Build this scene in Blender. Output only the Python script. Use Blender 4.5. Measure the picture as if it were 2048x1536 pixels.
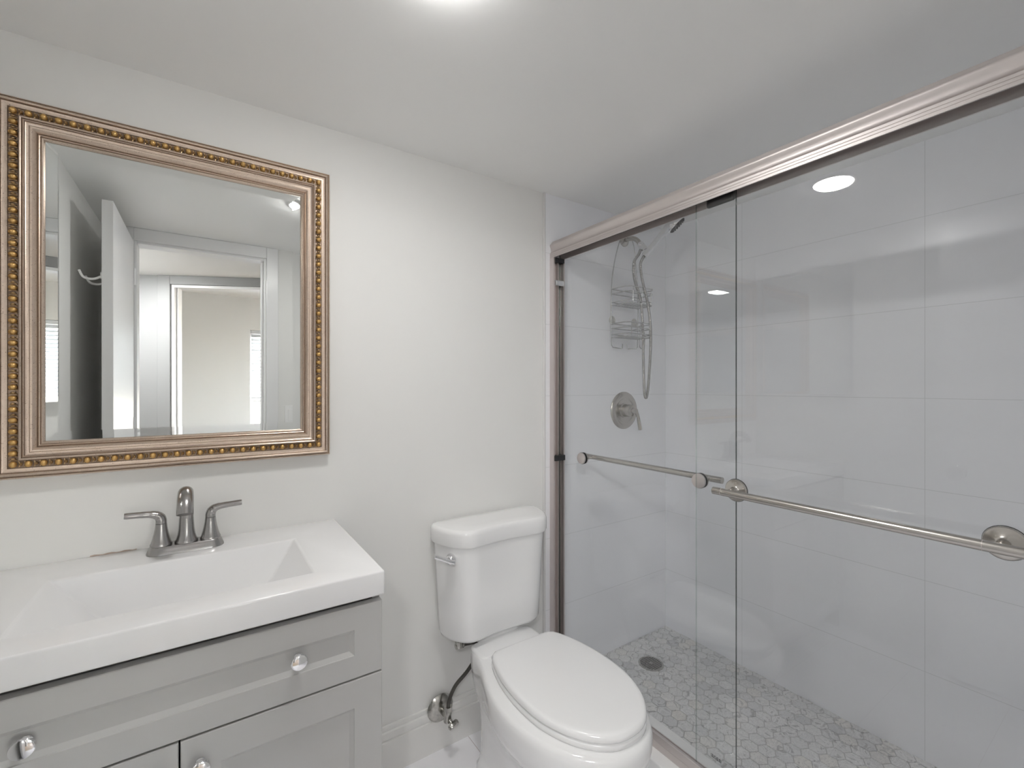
import bpy, bmesh, math, random
from mathutils import Vector, Matrix
PI = math.pi
random.seed(7)
for o in list(bpy.data.objects):
    bpy.data.objects.remove(o)
sc = bpy.context.scene
COL = sc.collection

# ------------------------------------------------------------------ camera, world, exposure
CAM_Z = 1.29
cam_d = bpy.data.cameras.new('camera')
cam = bpy.data.objects.new('camera', cam_d)
COL.objects.link(cam)
cam.location = (0, 0, CAM_Z)
cam.rotation_euler = (PI/2, 0, -math.radians(34.05))
cam_d.sensor_width = 36.0
cam_d.sensor_fit = 'HORIZONTAL'
cam_d.lens = 36.0*904/2048
cam_d.shift_y = 5/2048
cam_d.clip_start = 0.01
sc.camera = cam

world = bpy.data.worlds.new('world')
sc.world = world
world.use_nodes = True
wn = world.node_tree
wn.nodes.clear()
sky = wn.nodes.new('ShaderNodeTexSky')
sky.sky_type = 'NISHITA'
sky.sun_disc = False
sky.sun_elevation = math.radians(40)
sky.sun_rotation = math.radians(120)
bg = wn.nodes.new('ShaderNodeBackground')
bg.inputs['Strength'].default_value = 1.35
wo = wn.nodes.new('ShaderNodeOutputWorld')
hs = wn.nodes.new('ShaderNodeHueSaturation')
hs.inputs['Saturation'].default_value = .35
wn.links.new(sky.outputs[0], hs.inputs['Color'])
wn.links.new(hs.outputs[0], bg.inputs[0])
wn.links.new(bg.outputs[0], wo.inputs[0])

LAMP = 51.0            # ceiling disc emission
HALL_FILL = 46.0  # emission of the added hall fill light
sc.view_settings.view_transform = 'Standard'
sc.view_settings.look = 'None'
sc.view_settings.gamma = 1.0
sc.view_settings.use_curve_mapping = False
sc.view_settings.exposure = 1.57
sc.cycles.adaptive_threshold = 0.015
sc.cycles.max_bounces = 18
sc.cycles.diffuse_bounces = 10
sc.cycles.glossy_bounces = 8
sc.cycles.transparent_max_bounces = 24

# ------------------------------------------------------------------ materials
def srgb(*c):
    return tuple((v/255/12.92 if v/255 <= .04045 else ((v/255+.055)/1.055)**2.4) for v in c)

def new_mat(name):
    m = bpy.data.materials.new(name)
    m.use_nodes = True
    nt = m.node_tree
    b = nt.nodes['Principled BSDF']
    return m, nt, b

def N(nt, t, **k):
    n = nt.nodes.new(t)
    for a, v in k.items():
        setattr(n, a, v)
    return n

def mix_col(nt, fac, a, b):
    n = nt.nodes.new('ShaderNodeMix')
    n.data_type = 'RGBA'
    for sock, v in ((n.inputs[0], fac), (n.inputs[6], a), (n.inputs[7], b)):
        if hasattr(v, 'links'):
            nt.links.new(v, sock)
        elif isinstance(v, (tuple, list)):
            sock.default_value = (*v[:3], 1)
        else:
            sock.default_value = v
    return n.outputs[2]

def ramp(nt, src, stops):
    r = nt.nodes.new('ShaderNodeValToRGB')
    while len(r.color_ramp.elements) < len(stops):
        r.color_ramp.elements.new(.5)
    for e, (p, c) in zip(r.color_ramp.elements, stops):
        e.position = p
        e.color = (*c[:3], 1) if isinstance(c, (tuple, list)) else (c, c, c, 1)
    nt.links.new(src, r.inputs[0])
    return r.outputs[0]

def noise(nt, scale, detail=4, rough=.5, coord='Object', stretch=None, dist=0):
    tc = nt.nodes.new('ShaderNodeTexCoord')
    src = tc.outputs[coord]
    if stretch:
        mp = nt.nodes.new('ShaderNodeMapping')
        mp.inputs['Scale'].default_value = stretch
        nt.links.new(src, mp.inputs[0])
        src = mp.outputs[0]
    n = nt.nodes.new('ShaderNodeTexNoise')
    n.inputs['Scale'].default_value = scale
    n.inputs['Detail'].default_value = detail
    n.inputs['Roughness'].default_value = rough
    n.inputs['Distortion'].default_value = dist
    nt.links.new(src, n.inputs['Vector'])
    return n.outputs['Fac']

def bump(nt, b, h, strength=.1, dist=.001):
    n = nt.nodes.new('ShaderNodeBump')
    n.inputs['Strength'].default_value = strength
    n.inputs['Distance'].default_value = dist
    nt.links.new(h, n.inputs['Height'])
    nt.links.new(n.outputs[0], b.inputs['Normal'])

def plain(name, col, rough=.5, metal=0, spec=.5, vary=.03, nscale=6, bumpy=0, coat=0):
    m, nt, b = new_mat(name)
    f = noise(nt, nscale, 3)
    lo = tuple(c*(1-vary) for c in col)
    hi = tuple(min(1, c*(1+vary)) for c in col)
    nt.links.new(mix_col(nt, f, lo, hi), b.inputs['Base Color'])
    b.inputs['Roughness'].default_value = rough
    b.inputs['Metallic'].default_value = metal
    b.inputs['Specular IOR Level'].default_value = spec
    b.inputs['Coat Weight'].default_value = coat
    b.inputs['Coat Roughness'].default_value = .08
    if bumpy:
        bump(nt, b, noise(nt, 260, 2), bumpy, .0006)
    return m

def brushed(name, col, rough=.3, stretch=(1, 1, 1), amt=.12):
    m, nt, b = new_mat(name)
    f = noise(nt, 90, 3, stretch=stretch)
    nt.links.new(mix_col(nt, f, tuple(c*(1-amt) for c in col), tuple(min(1, c*(1+amt)) for c in col)), b.inputs['Base Color'])
    b.inputs['Metallic'].default_value = 1
    b.inputs['Roughness'].default_value = rough
    return m

def grid_tile(name, col, col_grout, ua, va, u0, v0, du, dv, w=.0018, rough=.25, vary=.025, streak=None):
    """rectangular tiles on world axes ua, va (0..2); object coordinates are world coordinates here"""
    m, nt, b = new_mat(name)
    tc = N(nt, 'ShaderNodeTexCoord')
    sp = N(nt, 'ShaderNodeSeparateXYZ')
    nt.links.new(tc.outputs['Object'], sp.inputs[0])
    def line(axis, o, d):
        a = N(nt, 'ShaderNodeMath', operation='SUBTRACT'); a.inputs[1].default_value = o
        nt.links.new(sp.outputs[axis], a.inputs[0])
        p = N(nt, 'ShaderNodeMath', operation='PINGPONG'); p.inputs[1].default_value = d/2
        nt.links.new(a.outputs[0], p.inputs[0])
        l = N(nt, 'ShaderNodeMath', operation='LESS_THAN'); l.inputs[1].default_value = w/2
        nt.links.new(p.outputs[0], l.inputs[0])
        return l.outputs[0]
    mx = N(nt, 'ShaderNodeMath', operation='MAXIMUM')
    nt.links.new(line(ua, u0, du), mx.inputs[0])
    nt.links.new(line(va, v0, dv), mx.inputs[1])
    f = noise(nt, 3.0, 5, stretch=streak or (1, 1, 1))
    base = mix_col(nt, f, tuple(c*(1-vary) for c in col), tuple(min(1, c*(1+vary)) for c in col))
    nt.links.new(mix_col(nt, mx.outputs[0], base, col_grout), b.inputs['Base Color'])
    b.inputs['Roughness'].default_value = rough
    inv = N(nt, 'ShaderNodeMath', operation='SUBTRACT'); inv.inputs[0].default_value = 1
    nt.links.new(mx.outputs[0], inv.inputs[1])
    bump(nt, b, inv.outputs[0], .25, .0006)
    return m

M = {}
M['paint'] = plain('wall_paint', (.825, .823, .805), .55, spec=.35, vary=.012, nscale=3, bumpy=.05)
M['ceiling'] = plain('ceiling_paint', (.90, .90, .89), .42, spec=.45, vary=.012, nscale=2, bumpy=.06)
M['trim'] = plain('trim_enamel', (.79, .785, .765), .3, vary=.01)
M['door'] = plain('door_enamel', (.82, .82, .825), .32, vary=.015)
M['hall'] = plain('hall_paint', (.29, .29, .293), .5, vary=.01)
M['bed'] = plain('bedroom_paint', (.84, .838, .825), .6, vary=.01)
M['porcelain'] = plain('white_porcelain', (.86, .86, .86), .12, vary=.006, coat=.4)
M['plastic'] = plain('white_seat_plastic', (.86, .86, .86), .2, vary=.006)
M['solid'] = plain('white_cultured_marble', (.86, .86, .865), .2, vary=.008, nscale=4, coat=.2)
M['cab'] = plain('warm_grey_cabinet_enamel', (.49, .487, .478), .38, vary=.015, nscale=8)
M['dark'] = plain('black_rubber', (.02, .02, .022), .5)
M['shadow_gap'] = plain('unlit_cabinet_lining', (.12, .12, .12), .7)
M['nickel'] = brushed('brushed_nickel', (.52, .495, .465), .27, amt=.03)
M['faucet'] = brushed('dark_brushed_nickel', (.40, .39, .385), .26, amt=.04)
M['header'] = plain('satin_rose_nickel', (.69, .64, .625), .46, metal=1, vary=.01)
M['jamb'] = plain('satin_rose_nickel_upright', (.72, .665, .645), .44, metal=1, vary=.01)
M['chrome'] = plain('polished_chrome', (.82, .82, .83), .07, metal=1, vary=.01)
M['chrome_worn'] = plain('tarnished_chrome', (.5, .49, .46), .2, metal=1, vary=.5, nscale=90)
M['braid'] = plain('dark_braided_hose', (.06, .056, .05), .45, vary=.4, nscale=220)
M['hose'] = brushed('steel_hose', (.45, .44, .43), .25)
M['white_plate'] = plain('white_plate_plastic', (.88, .88, .875), .35)
M['wire'] = plain('chrome_wire', (.55, .55, .55), .2, metal=1)
M['sky_blind'] = plain('white_blind_vinyl', (.75, .77, .80), .5)
M['wood_floor'] = plain('hall_floor_boards', (.36, .29, .22), .4, vary=.2, nscale=12)
M['nozzle'] = plain('dark_grey_nozzle_rubber', (.10, .10, .105), .45)
M['cup'] = plain('clear_grey_suction_rubber', (.55, .55, .53), .3)
M['tile_right'] = grid_tile('shower_tile_side', (.885, .893, .925), (.68, .69, .71), 1, 2, .469, 1.251, .61, .298, w=.0014, streak=(1, .4, 4))
M['tile_back'] = grid_tile('shower_tile_end', (.885, .893, .92), (.68, .69, .71), 0, 2, 1.948, 1.251, .80, .298, w=.0014, streak=(.4, 1, 4))
M['curb'] = plain('pale_marble_curb', (.80, .80, .795), .25, vary=.05, nscale=14)
M['floor'] = grid_tile('lavender_white_floor_tile', (.89, .885, .91), (.6, .53, .55), 0, 1, .80, 1.30, .61, .305, w=.0025, rough=.3, vary=.04)

# mirror
m, nt, b = new_mat('silvered_mirror')
nt.links.new(mix_col(nt, noise(nt, 2, 2), (.83, .85, .84), (.86, .875, .865)), b.inputs['Base Color'])
b.inputs['Metallic'].default_value = 1
b.inputs['Roughness'].default_value = .0
M['mirror'] = m

# clear glass: two faces, each passing most light and reflecting a Fresnel share
def glass(name, tint, base=.045):
    m = bpy.data.materials.new(name); m.use_nodes = True
    nt = m.node_tree; nt.nodes.clear()
    out = N(nt, 'ShaderNodeOutputMaterial')
    tr = N(nt, 'ShaderNodeBsdfTransparent'); tr.inputs[0].default_value = (*tint, 1)
    gl = N(nt, 'ShaderNodeBsdfGlossy'); gl.inputs['Roughness'].default_value = 0.0
    gl.inputs['Color'].default_value = (1, 1, 1, 1)
    lw = N(nt, 'ShaderNodeLayerWeight'); lw.inputs['Blend'].default_value = .5
    pw = N(nt, 'ShaderNodeMath', operation='POWER'); pw.inputs[1].default_value = 5
    nt.links.new(lw.outputs['Facing'], pw.inputs[0])
    ma = N(nt, 'ShaderNodeMath', operation='MULTIPLY_ADD')
    ma.inputs[1].default_value = 1-base; ma.inputs[2].default_value = base
    nt.links.new(pw.outputs[0], ma.inputs[0])
    mx = N(nt, 'ShaderNodeMixShader')
    nt.links.new(ma.outputs[0], mx.inputs[0])
    nt.links.new(tr.outputs[0], mx.inputs[1]); nt.links.new(gl.outputs[0], mx.inputs[2])
    nt.links.new(mx.outputs[0], out.inputs[0])
    return m
M['glass'] = glass('clear_shower_glass', (.986, .990, .990))
M['pane'] = glass('window_glass', (.98, .985, .985))
def glass_edge(name, col, clear):
    m = bpy.data.materials.new(name); m.use_nodes = True
    nt = m.node_tree; nt.nodes.clear()
    out = N(nt, 'ShaderNodeOutputMaterial')
    tr = N(nt, 'ShaderNodeBsdfTransparent'); tr.inputs[0].default_value = (.86, .91, .89, 1)
    gl = N(nt, 'ShaderNodeBsdfGlossy'); gl.inputs['Roughness'].default_value = .12; gl.inputs['Color'].default_value = (*col, 1)
    mx = N(nt, 'ShaderNodeMixShader'); mx.inputs[0].default_value = 1-clear
    nt.links.new(tr.outputs[0], mx.inputs[1]); nt.links.new(gl.outputs[0], mx.inputs[2])
    nt.links.new(mx.outputs[0], out.inputs[0])
    return m
M['glass_edge'] = glass_edge('polished_glass_edge', (.45, .52, .50), .75)
M['glass_edge_dark'] = glass_edge('dark_green_glass_edge', (.05, .075, .07), .12)

def emitter(name, col, s):
    m = bpy.data.materials.new(name); m.use_nodes = True
    nt = m.node_tree; nt.nodes.clear()
    out = N(nt, 'ShaderNodeOutputMaterial')
    e = N(nt, 'ShaderNodeEmission'); e.inputs[0].default_value = (*col, 1); e.inputs[1].default_value = s
    nt.links.new(e.outputs[0], out.inputs[0])
    return m
M['lamp'] = emitter('lit_lamp_diffuser', (1, .988, .968), LAMP)
M['hall_fill'] = emitter('hall_fill_diffuser', (1, .99, .985), HALL_FILL)

# antique silver-copper leaf frame
def leaf(name, a, bcol, dark, rough):
    m, nt, b = new_mat(name)
    f = noise(nt, 55, 5, .6, dist=.6)
    c1 = mix_col(nt, f, a, bcol)
    f2 = ramp(nt, noise(nt, 420, 3, .7), [(.30, 1.0), (.40, 0.0)])
    nt.links.new(mix_col(nt, f2, c1, dark), b.inputs['Base Color'])
    b.inputs['Metallic'].default_value = .75
    b.inputs['Roughness'].default_value = rough
    bump(nt, b, noise(nt, 300, 3), .12, .0006)
    return m
M['leaf'] = leaf('antique_champagne_leaf', (.58, .46, .37), (.73, .61, .51), (.20, .13, .09), .33)
M['leaf_dark'] = leaf('dark_brown_leaf', (.30, .215, .16), (.38, .29, .22), (.12, .075, .05), .45)
M['gold'] = leaf('rubbed_gold_paint', (.62, .38, .13), (.74, .49, .20), (.34, .19, .08), .3)

# marble mosaic: one random tone per tile from a mesh attribute
m, nt, b = new_mat('grey_white_marble_mosaic')
at = N(nt, 'ShaderNodeAttribute'); at.attribute_name = 'tone'
tone = ramp(nt, at.outputs['Fac'], [(0, (.60, .605, .615)), (.10, (.69, .695, .70)), (.45, (.75, .75, .745)), (.8, (.79, .79, .79)), (1, (.76, .74, .705))])
tcn = N(nt, 'ShaderNodeTexCoord')
addv = N(nt, 'ShaderNodeVectorMath', operation='ADD')
sc3 = N(nt, 'ShaderNodeVectorMath', operation='SCALE'); sc3.inputs['Scale'].default_value = 37.0
cmb = N(nt, 'ShaderNodeCombineXYZ')
for i in range(3):
    nt.links.new(at.outputs['Fac'], cmb.inputs[i])
nt.links.new(cmb.outputs[0], sc3.inputs[0])
nt.links.new(tcn.outputs['Object'], addv.inputs[0]); nt.links.new(sc3.outputs[0], addv.inputs[1])
nz = N(nt, 'ShaderNodeTexNoise'); nz.inputs['Scale'].default_value = 26; nz.inputs['Detail'].default_value = 6
nz.inputs['Roughness'].default_value = .62; nz.inputs['Distortion'].default_value = 1.6
nt.links.new(addv.outputs[0], nz.inputs['Vector'])
vein = ramp(nt, nz.outputs['Fac'], [(.28, 1.0), (.38, .72), (.44, .22), (.49, 0.02), (.545, .45), (.60, .05), (.68, .4)])
nt.links.new(mix_col(nt, vein, tone, (.33, .33, .335)), b.inputs['Base Color'])
b.inputs['Roughness'].default_value = .32
M['hex'] = m
M['grout'] = plain('mid_grey_grout', (.50, .495, .485), .8)

# ------------------------------------------------------------------ mesh helpers (everything in world coordinates)
class MB:
    def __init__(s):
        s.v = []; s.f = []; s.attr = None
    def add(s, vs, fs):
        o = len(s.v)
        s.v += [tuple(v) for v in vs]
        s.f += [tuple(i+o for i in f) for f in fs]
        return s
    def box(s, x0, x1, y0, y1, z0, z1):
        vs = [(x, y, z) for z in (z0, z1) for y in (y0, y1) for x in (x0, x1)]
        return s.add(vs, [(0, 2, 3, 1), (4, 5, 7, 6), (0, 1, 5, 4), (2, 6, 7, 3), (0, 4, 6, 2), (1, 3, 7, 5)])
    def prism(s, poly, fn):
        """poly: 2-D outline; fn(p, t) -> 3-D point for t in (0, 1)"""
        n = len(poly)
        vs = [fn(p, 0) for p in poly]+[fn(p, 1) for p in poly]
        fs = [(i, (i+1) % n, n+(i+1) % n, n+i) for i in range(n)]
        fs += [tuple(reversed(range(n))), tuple(range(n, 2*n))]
        return s.add(vs, fs)
    def rings(s, rings, cap0=True, cap1=True, closed=True):
        n = len(rings[0]); vs = [p for r in rings for p in r]; fs = []
        for k in range(len(rings)-1):
            for i in range(n if closed else n-1):
                j = (i+1) % n
                fs.append((k*n+i, k*n+j, (k+1)*n+j, (k+1)*n+i))
        if cap0: fs.append(tuple(reversed(range(n))))
        if cap1: fs.append(tuple(range((len(rings)-1)*n, len(rings)*n)))
        return s.add(vs, fs)
    def lathe(s, prof, origin, axis=(0, 0, 1), seg=32, cap0=True, cap1=True, squash=None):
        """prof: (radius, height along axis)"""
        q = Vector(axis).normalized().to_track_quat('Z', 'Y').to_matrix()
        o = Vector(origin); R = []
        for r, h in prof:
            ring = []
            for i in range(seg):
                a = 2*PI*i/seg
                p = Vector((r*math.cos(a), r*math.sin(a), h))
                if squash: p.x *= squash[0]; p.y *= squash[1]
                ring.append(o+q @ p)
            R.append(ring)
        return s.rings(R, cap0, cap1)
    def tube(s, path, r, seg=10, cap=True, flat=None, up=None):
        """round (or flattened) tube along a path; r: number or list"""
        P = [Vector(p) for p in path]; n = len(P)
        rr = r if isinstance(r, (list, tuple)) else [r]*n
        T = [(P[min(i+1, n-1)]-P[max(i-1, 0)]).normalized() for i in range(n)]
        u = Vector(up) if up else Vector((0, 0, 1))
        if abs(u.dot(T[0])) > .95: u = Vector((1, 0, 0))
        u = (u-T[0]*u.dot(T[0])).normalized(); R = []
        for i in range(n):
            u = (u-T[i]*u.dot(T[i])).normalized()
            w = T[i].cross(u)
            fu = 1 if flat is None else (flat[i] if isinstance(flat, (list, tuple)) else flat)
            R.append([P[i]+rr[i]*(u*fu*math.cos(2*PI*k/seg)+w*math.sin(2*PI*k/seg)) for k in range(seg)])
        return s.rings(R, cap, cap)
    def ball(s, c, rx, ry, rz, seg=12, rows=8):
        R = []
        for k in range(1, rows):
            a = PI*k/rows-PI/2
            R.append([(c[0]+rx*math.cos(a)*math.cos(2*PI*i/seg), c[1]+ry*math.cos(a)*math.sin(2*PI*i/seg), c[2]+rz*math.sin(a)) for i in range(seg)])
        return s.rings(R)
    def build(s, name, mat, parent=None, smooth=35, bevel=0, segs=2, sub=0, loc=None):
        me = bpy.data.meshes.new(name)
        o = bpy.data.objects.new(name, me)
        base = Vector((0, 0, 0))
        p = parent
        while p is not None:
            base += Vector(p.location); p = p.parent
        off = Vector(loc) if loc is not None else base
        me.from_pydata([Vector(v)-off for v in s.v], [], s.f)
        bm = bmesh.new(); bm.from_mesh(me)
        bmesh.ops.recalc_face_normals(bm, faces=bm.faces)
        bm.to_mesh(me); bm.free()
        for mm in (mat if isinstance(mat, (list, tuple)) else [mat]):
            me.materials.append(mm)
        if smooth:
            for f in me.polygons: f.use_smooth = True
            me.set_sharp_from_angle(angle=math.radians(smooth))
        COL.objects.link(o)
        o.location = off-base
        if parent: o.parent = parent
        if bevel:
            bv = o.modifiers.new('bevel', 'BEVEL'); bv.width = bevel; bv.segments = segs
            bv.limit_method = 'ANGLE'; bv.angle_limit = math.radians(40); bv.harden_normals = False
        if sub:
            sb = o.modifiers.new('subdivision', 'SUBSURF'); sb.levels = sub; sb.render_levels = sub
        me.update()
        return o

def thing(name, label, cat, loc=(0, 0, 0), group=None):
    o = bpy.data.objects.new(name, None); COL.objects.link(o)
    o.location = loc; o.empty_display_size = .05
    o['label'] = label; o['category'] = cat
    if group: o['group'] = group
    return o
def tag(o, label, cat, group=None):
    o['label'] = label; o['category'] = cat
    if group: o['group'] = group
    return o
def struct(mb, name, mat, parent=None, **k):
    o = mb.build(name, mat, parent, **k)
    if parent is None: o['kind'] = 'structure'
    return o

def smooth_path(pts, n=8):
    P = [Vector(p) for p in pts]; out = []
    for i in range(len(P)-1):
        p0, p1, p2, p3 = P[max(i-1, 0)], P[i], P[i+1], P[min(i+2, len(P)-1)]
        for k in range(n):
            t = k/n
            out.append(.5*((2*p1)+(p2-p0)*t+(2*p0-5*p1+4*p2-p3)*t*t+(3*p1-p0-3*p2+p3)*t**3))
    out.append(P[-1])
    return out

# ------------------------------------------------------------------ key dimensions
YA = 1.487        # back wall
XB = 1.948        # far shower wall
XD = -.43         # left wall
YC = -.02         # wall with the door
ZC = 2.094        # ceiling
XG = 1.19         # room face of the shower door rail
HT = 2.40

# ------------------------------------------------------------------ room shell
struct(MB().box(XD, 1.16, YC, YA, -.1, 0), 'floor', M['floor'], smooth=0)
struct(MB().box(XD-.1, XB+.1, YA, YA+.1, -.1, HT), 'wall_back', M['paint'], smooth=0)
struct(MB().box(XD-.1, XD, YC-.1, YA, -.1, HT), 'wall_left', M['paint'], smooth=0)
struct(MB().box(XB, XB+.1, YC-.1, YA, -.1, HT), 'wall_right', M['tile_right'], smooth=0)
OX0, OX1, OZ = -.305, .288, 2.03
wf = MB().box(XD-.85, OX0, YC-.1, YC, -.1, HT).box(OX1, 3.05, YC-.1, YC, -.1, HT).box(OX0, OX1, YC-.1, YC, OZ, HT)
struct(wf, 'wall_front', M['paint'], smooth=0)
struct(MB().box(XD, XB, YC, YA, ZC, ZC+.1), 'ceiling', M['ceiling'], smooth=0)
# tiled shower end wall, a tile's thickness proud of the paint, with its bullnose edge
struct(MB().box(1.166, XB, 1.479, YA, .0, ZC), 'wall_shower_end', M['tile_back'], smooth=0)
struct(MB().box(1.158, 1.1665, 1.4755, YA, .0, ZC), 'trim_1', plain('white_edge_trim', (.74, .735, .73), .25), bevel=.002)
struct(MB().box(1.25, XB, YC, YC+.01, .0, ZC), 'wall_shower_near', M['tile_back'], smooth=0)
# baseboard with its two grooves
pb = [(0, 0), (.015, 0), (.015, .110), (.0105, .1135), (.0135, .1165), (.0135, .139), (.0085, .1425), (.0095, .1455), (.007, .158), (0, .158)]
struct(MB().prism(pb, lambda p, t: ((.336, 1.158)[t], YA-p[0], p[1])), 'baseboard_back', M['trim'], smooth=30)
struct(MB().prism(pb, lambda p, t: (XD+p[0], (YC, 1.0)[t], p[1])), 'baseboard_left', M['trim'], smooth=30)

# casing around the bathroom door (room side and hall side) and its jamb lining
def casing(mb, x0, x1, zt, y0, y1, w=.06):
    mb.box(x0-w, x0, y0, y1, 0, zt+.0635); mb.box(x1, x1+w, y0, y1, 0, zt+.0635); mb.box(x0, x1, y0, y1, zt, zt+.0635)
cs = MB(); casing(cs, OX0, OX1, OZ, YC, YC+.014)
casing(cs, OX0, OX1, OZ, YC-.114, YC-.1)
struct(cs, 'trim_2', M['door'], smooth=0, bevel=.003)
jl = MB().box(OX0, OX0+.012, YC-.1, YC, 0, OZ).box(OX1-.012, OX1, YC-.1, YC, 0, OZ).box(OX0+.012, OX1-.012, YC-.1, YC, OZ-.012, OZ)
jl.box(OX1-.024, OX1-.012, YC-.085, YC-.04, 0, OZ-.012)
struct(jl, 'trim_3', M['door'], smooth=0, bevel=.002)

# open door leaf against the left wall
DL = struct(MB().box(-.338, -.303, .004, .604, .012, 2.018), 'door_1', M['door'], smooth=0, bevel=.0015)
dh = MB()
for sx, x in ((1, -.303), (-1, -.338)):
    dh.lathe([(.031, 0), (.031, .004), (.024, .009), (.012, .012), (.011, .030), (.020, .036), (.0285, .046), (.029, .055), (.024, .064), (.010, .069)], (x, .545, .915), (sx, 0, 0), 24)
dh.build('door_knob', M['chrome'], DL, smooth=40)
rh = MB().box(-.342, -.338, .42, .60, 1.71, 1.735)
for yy, zz in ((.585, 1.72), (.47, 1.72)):
    rh.tube(smooth_path([(-.342, yy, zz), (-.365, yy, zz-.012), (-.392, yy, zz-.008), (-.405, yy, zz+.018)], 6), .0045, 8)
rh.build('robe_hook', M['white_plate'], DL, smooth=40)
for z in (.25, 1.05, 1.80):
    MB().tube([(-.300, .0, z), (-.300, .0, z+.085)], .006, 8).build('hinge', M['door'], DL, smooth=40)

# ------------------------------------------------------------------ hall and bedroom behind the camera (seen in the mirror)
SL = .482
def hw(x): return -1.182+(x+.275)*SL            # angled hall wall: y at x
dv = Vector((1, SL, 0)).normalized(); nv = Vector((dv.y, -dv.x, 0))
def hp(s, d, z): # along the wall from (-.213), depth away from hall, height
    p = Vector((-.213, hw(-.213), 0))+dv*s+nv*d
    return (p.x, p.y, z)
def hbox(mb, s0, s1, d0, d1, z0, z1):
    vs = [hp(s, d, z) for z in (z0, z1) for d in (d0, d1) for s in (s0, s1)]
    return mb.add(vs, [(0, 2, 3, 1), (4, 5, 7, 6), (0, 1, 5, 4), (2, 6, 7, 3), (0, 4, 6, 2), (1, 3, 7, 5)])
h = MB(); OW = .76
hbox(h, -2.05, 0, 0, .1, -.1, HT); hbox(h, OW, 2.45, 0, .1, -.1, HT); hbox(h, 0, OW, 0, .1, OZ, HT)
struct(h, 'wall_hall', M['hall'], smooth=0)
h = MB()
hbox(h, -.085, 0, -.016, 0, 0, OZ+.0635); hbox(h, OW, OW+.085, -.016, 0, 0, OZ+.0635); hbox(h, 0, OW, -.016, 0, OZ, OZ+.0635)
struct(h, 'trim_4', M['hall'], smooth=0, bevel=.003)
h = MB()
hbox(h, 0, .02, 0, .1, 0, OZ); hbox(h, OW-.02, OW, 0, .1, 0, OZ); hbox(h, .02, OW-.02, 0, .1, OZ-.02, OZ)
hbox(h, .02, .032, .03, .07, 0, OZ-.02)
struct(h, 'trim_5', M['door'], smooth=0, bevel=.002)
struct(MB().box(-1.30, -1.20, -1.75, YC-.1, -.1, HT), 'wall_hall_end', M['hall'], smooth=0)
pc = [(-1.2, YC-.1), (-1.2, hw(-1.2)), (1.9, hw(1.9)), (1.9, YC-.1)]
struct(MB().prism(pc, lambda p, t: (p[0], p[1], (ZC, ZC+.05)[t])), 'ceiling_hall', M['bed'], smooth=0)
struct(MB().box(-2.1, 3.05, -3.37, YC-.1, -.12, -.004), 'floor_hall', M['wood_floor'], smooth=0)
struct(MB().box(OX0, OX1, YC-.1, YC, -.1, 0), 'threshold', M['curb'], smooth=0)
BX0, BX1, BZ = -2.0, 2.95, 2.35
struct(MB().box(BX0-.1, BX1+.1, -3.37, YC-.1, BZ, BZ+.1), 'ceiling_bedroom', M['bed'], smooth=0)
W1 = (.43, 1.40, .70, 1.965)
h = MB().box(BX0-.1, W1[0], -3.37, -3.27, -.1, BZ).box(W1[1], BX1+.1, -3.37, -3.27, -.1, BZ).box(W1[0], W1[1], -3.37, -3.27, -.1, W1[2]).box(W1[0], W1[1], -3.37, -3.27, W1[3], BZ)
struct(h, 'wall_bedroom_back', M['bed'], smooth=0)
W2 = (-2.9, -1.2, .60, 2.1)  # opening for the added fill window
h = MB().box(BX1, BX1+.1, -3.27, W2[0], -.1, BZ).box(BX1, BX1+.1, W2[1], YC-.1, -.1, BZ).box(BX1, BX1+.1, W2[0], W2[1], -.1, W2[2]).box(BX1, BX1+.1, W2[0], W2[1], W2[3], BZ)
struct(h, 'wall_bedroom_right', M['bed'], smooth=0)
struct(MB().box(BX0-.1, BX0, -3.27, -1.6, -.1, BZ), 'wall_bedroom_left', M['bed'], smooth=0)
# windows
x0, x1, z0, z1 = W1
wr = MB()
for a in ((x0, x0+.035, z0, z1), (x1-.035, x1, z0, z1), (x0+.035, x1-.035, z0, z0+.04), (x0+.035, x1-.035, z1-.04, z1), (x0+.035, x1-.035, 1.10, 1.135)):
    wr.box(a[0], a[1], -3.36, -3.315, a[2], a[3])
win = struct(wr, 'window_1', M['door'], smooth=0, bevel=.002)
MB().box(x0-.02, x1+.02, -3.315, -3.25, z0-.025, z0).build('window_sill', M['door'], win, smooth=0)
MB().box(x0+.03, x1-.03, -3.34, -3.336, z0+.03, z1-.03).build('window_pane', M['pane'], win, smooth=0)
y0, y1, z0, z1 = W2  # unseen window, added so more daylight brightens the bedroom
wr = MB()
for a in ((y0, y0+.04, z0, z1), (y1-.04, y1, z0, z1), (y0+.04, y1-.04, z0, z0+.04), (y0+.04, y1-.04, z1-.04, z1)):
    wr.box(BX1+.04, BX1+.09, a[0], a[1], a[2], a[3])
win2 = struct(wr, 'fill_window', M['door'], smooth=0)
MB().box(BX1+.063, BX1+.067, y0+.03, y1-.03, z0+.03, z1-.03).build('window_pane', M['pane'], win2, smooth=0)
bl = thing('window_blind', 'half lowered white slatted blind in the bedroom window, seen in the mirror', 'blind', (.915, -3.29, 1.94))
MB().box(W1[0]+.01, W1[1]-.01, -3.312, -3.275, 1.925, 1.962).build('headrail', M['sky_blind'], bl, smooth=0, bevel=.002)
sl = MB()
zz = 1.90
while zz > 1.18:
    c = math.radians(58); dy = .5*.046*math.cos(c); dz = .5*.046*math.sin(c)
    P = [(-3.293-dy, zz+dz), (-3.293-dy*.3, zz+dz*.2+.002), (-3.293+dy, zz-dz)]
    Q = [(y+.0012, z+.0008) for y, z in P]
    sl.prism(P+Q[::-1], lambda p, t: ((W1[0]+.015, W1[1]-.015)[t], p[0], p[1]))
    zz -= .041
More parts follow.
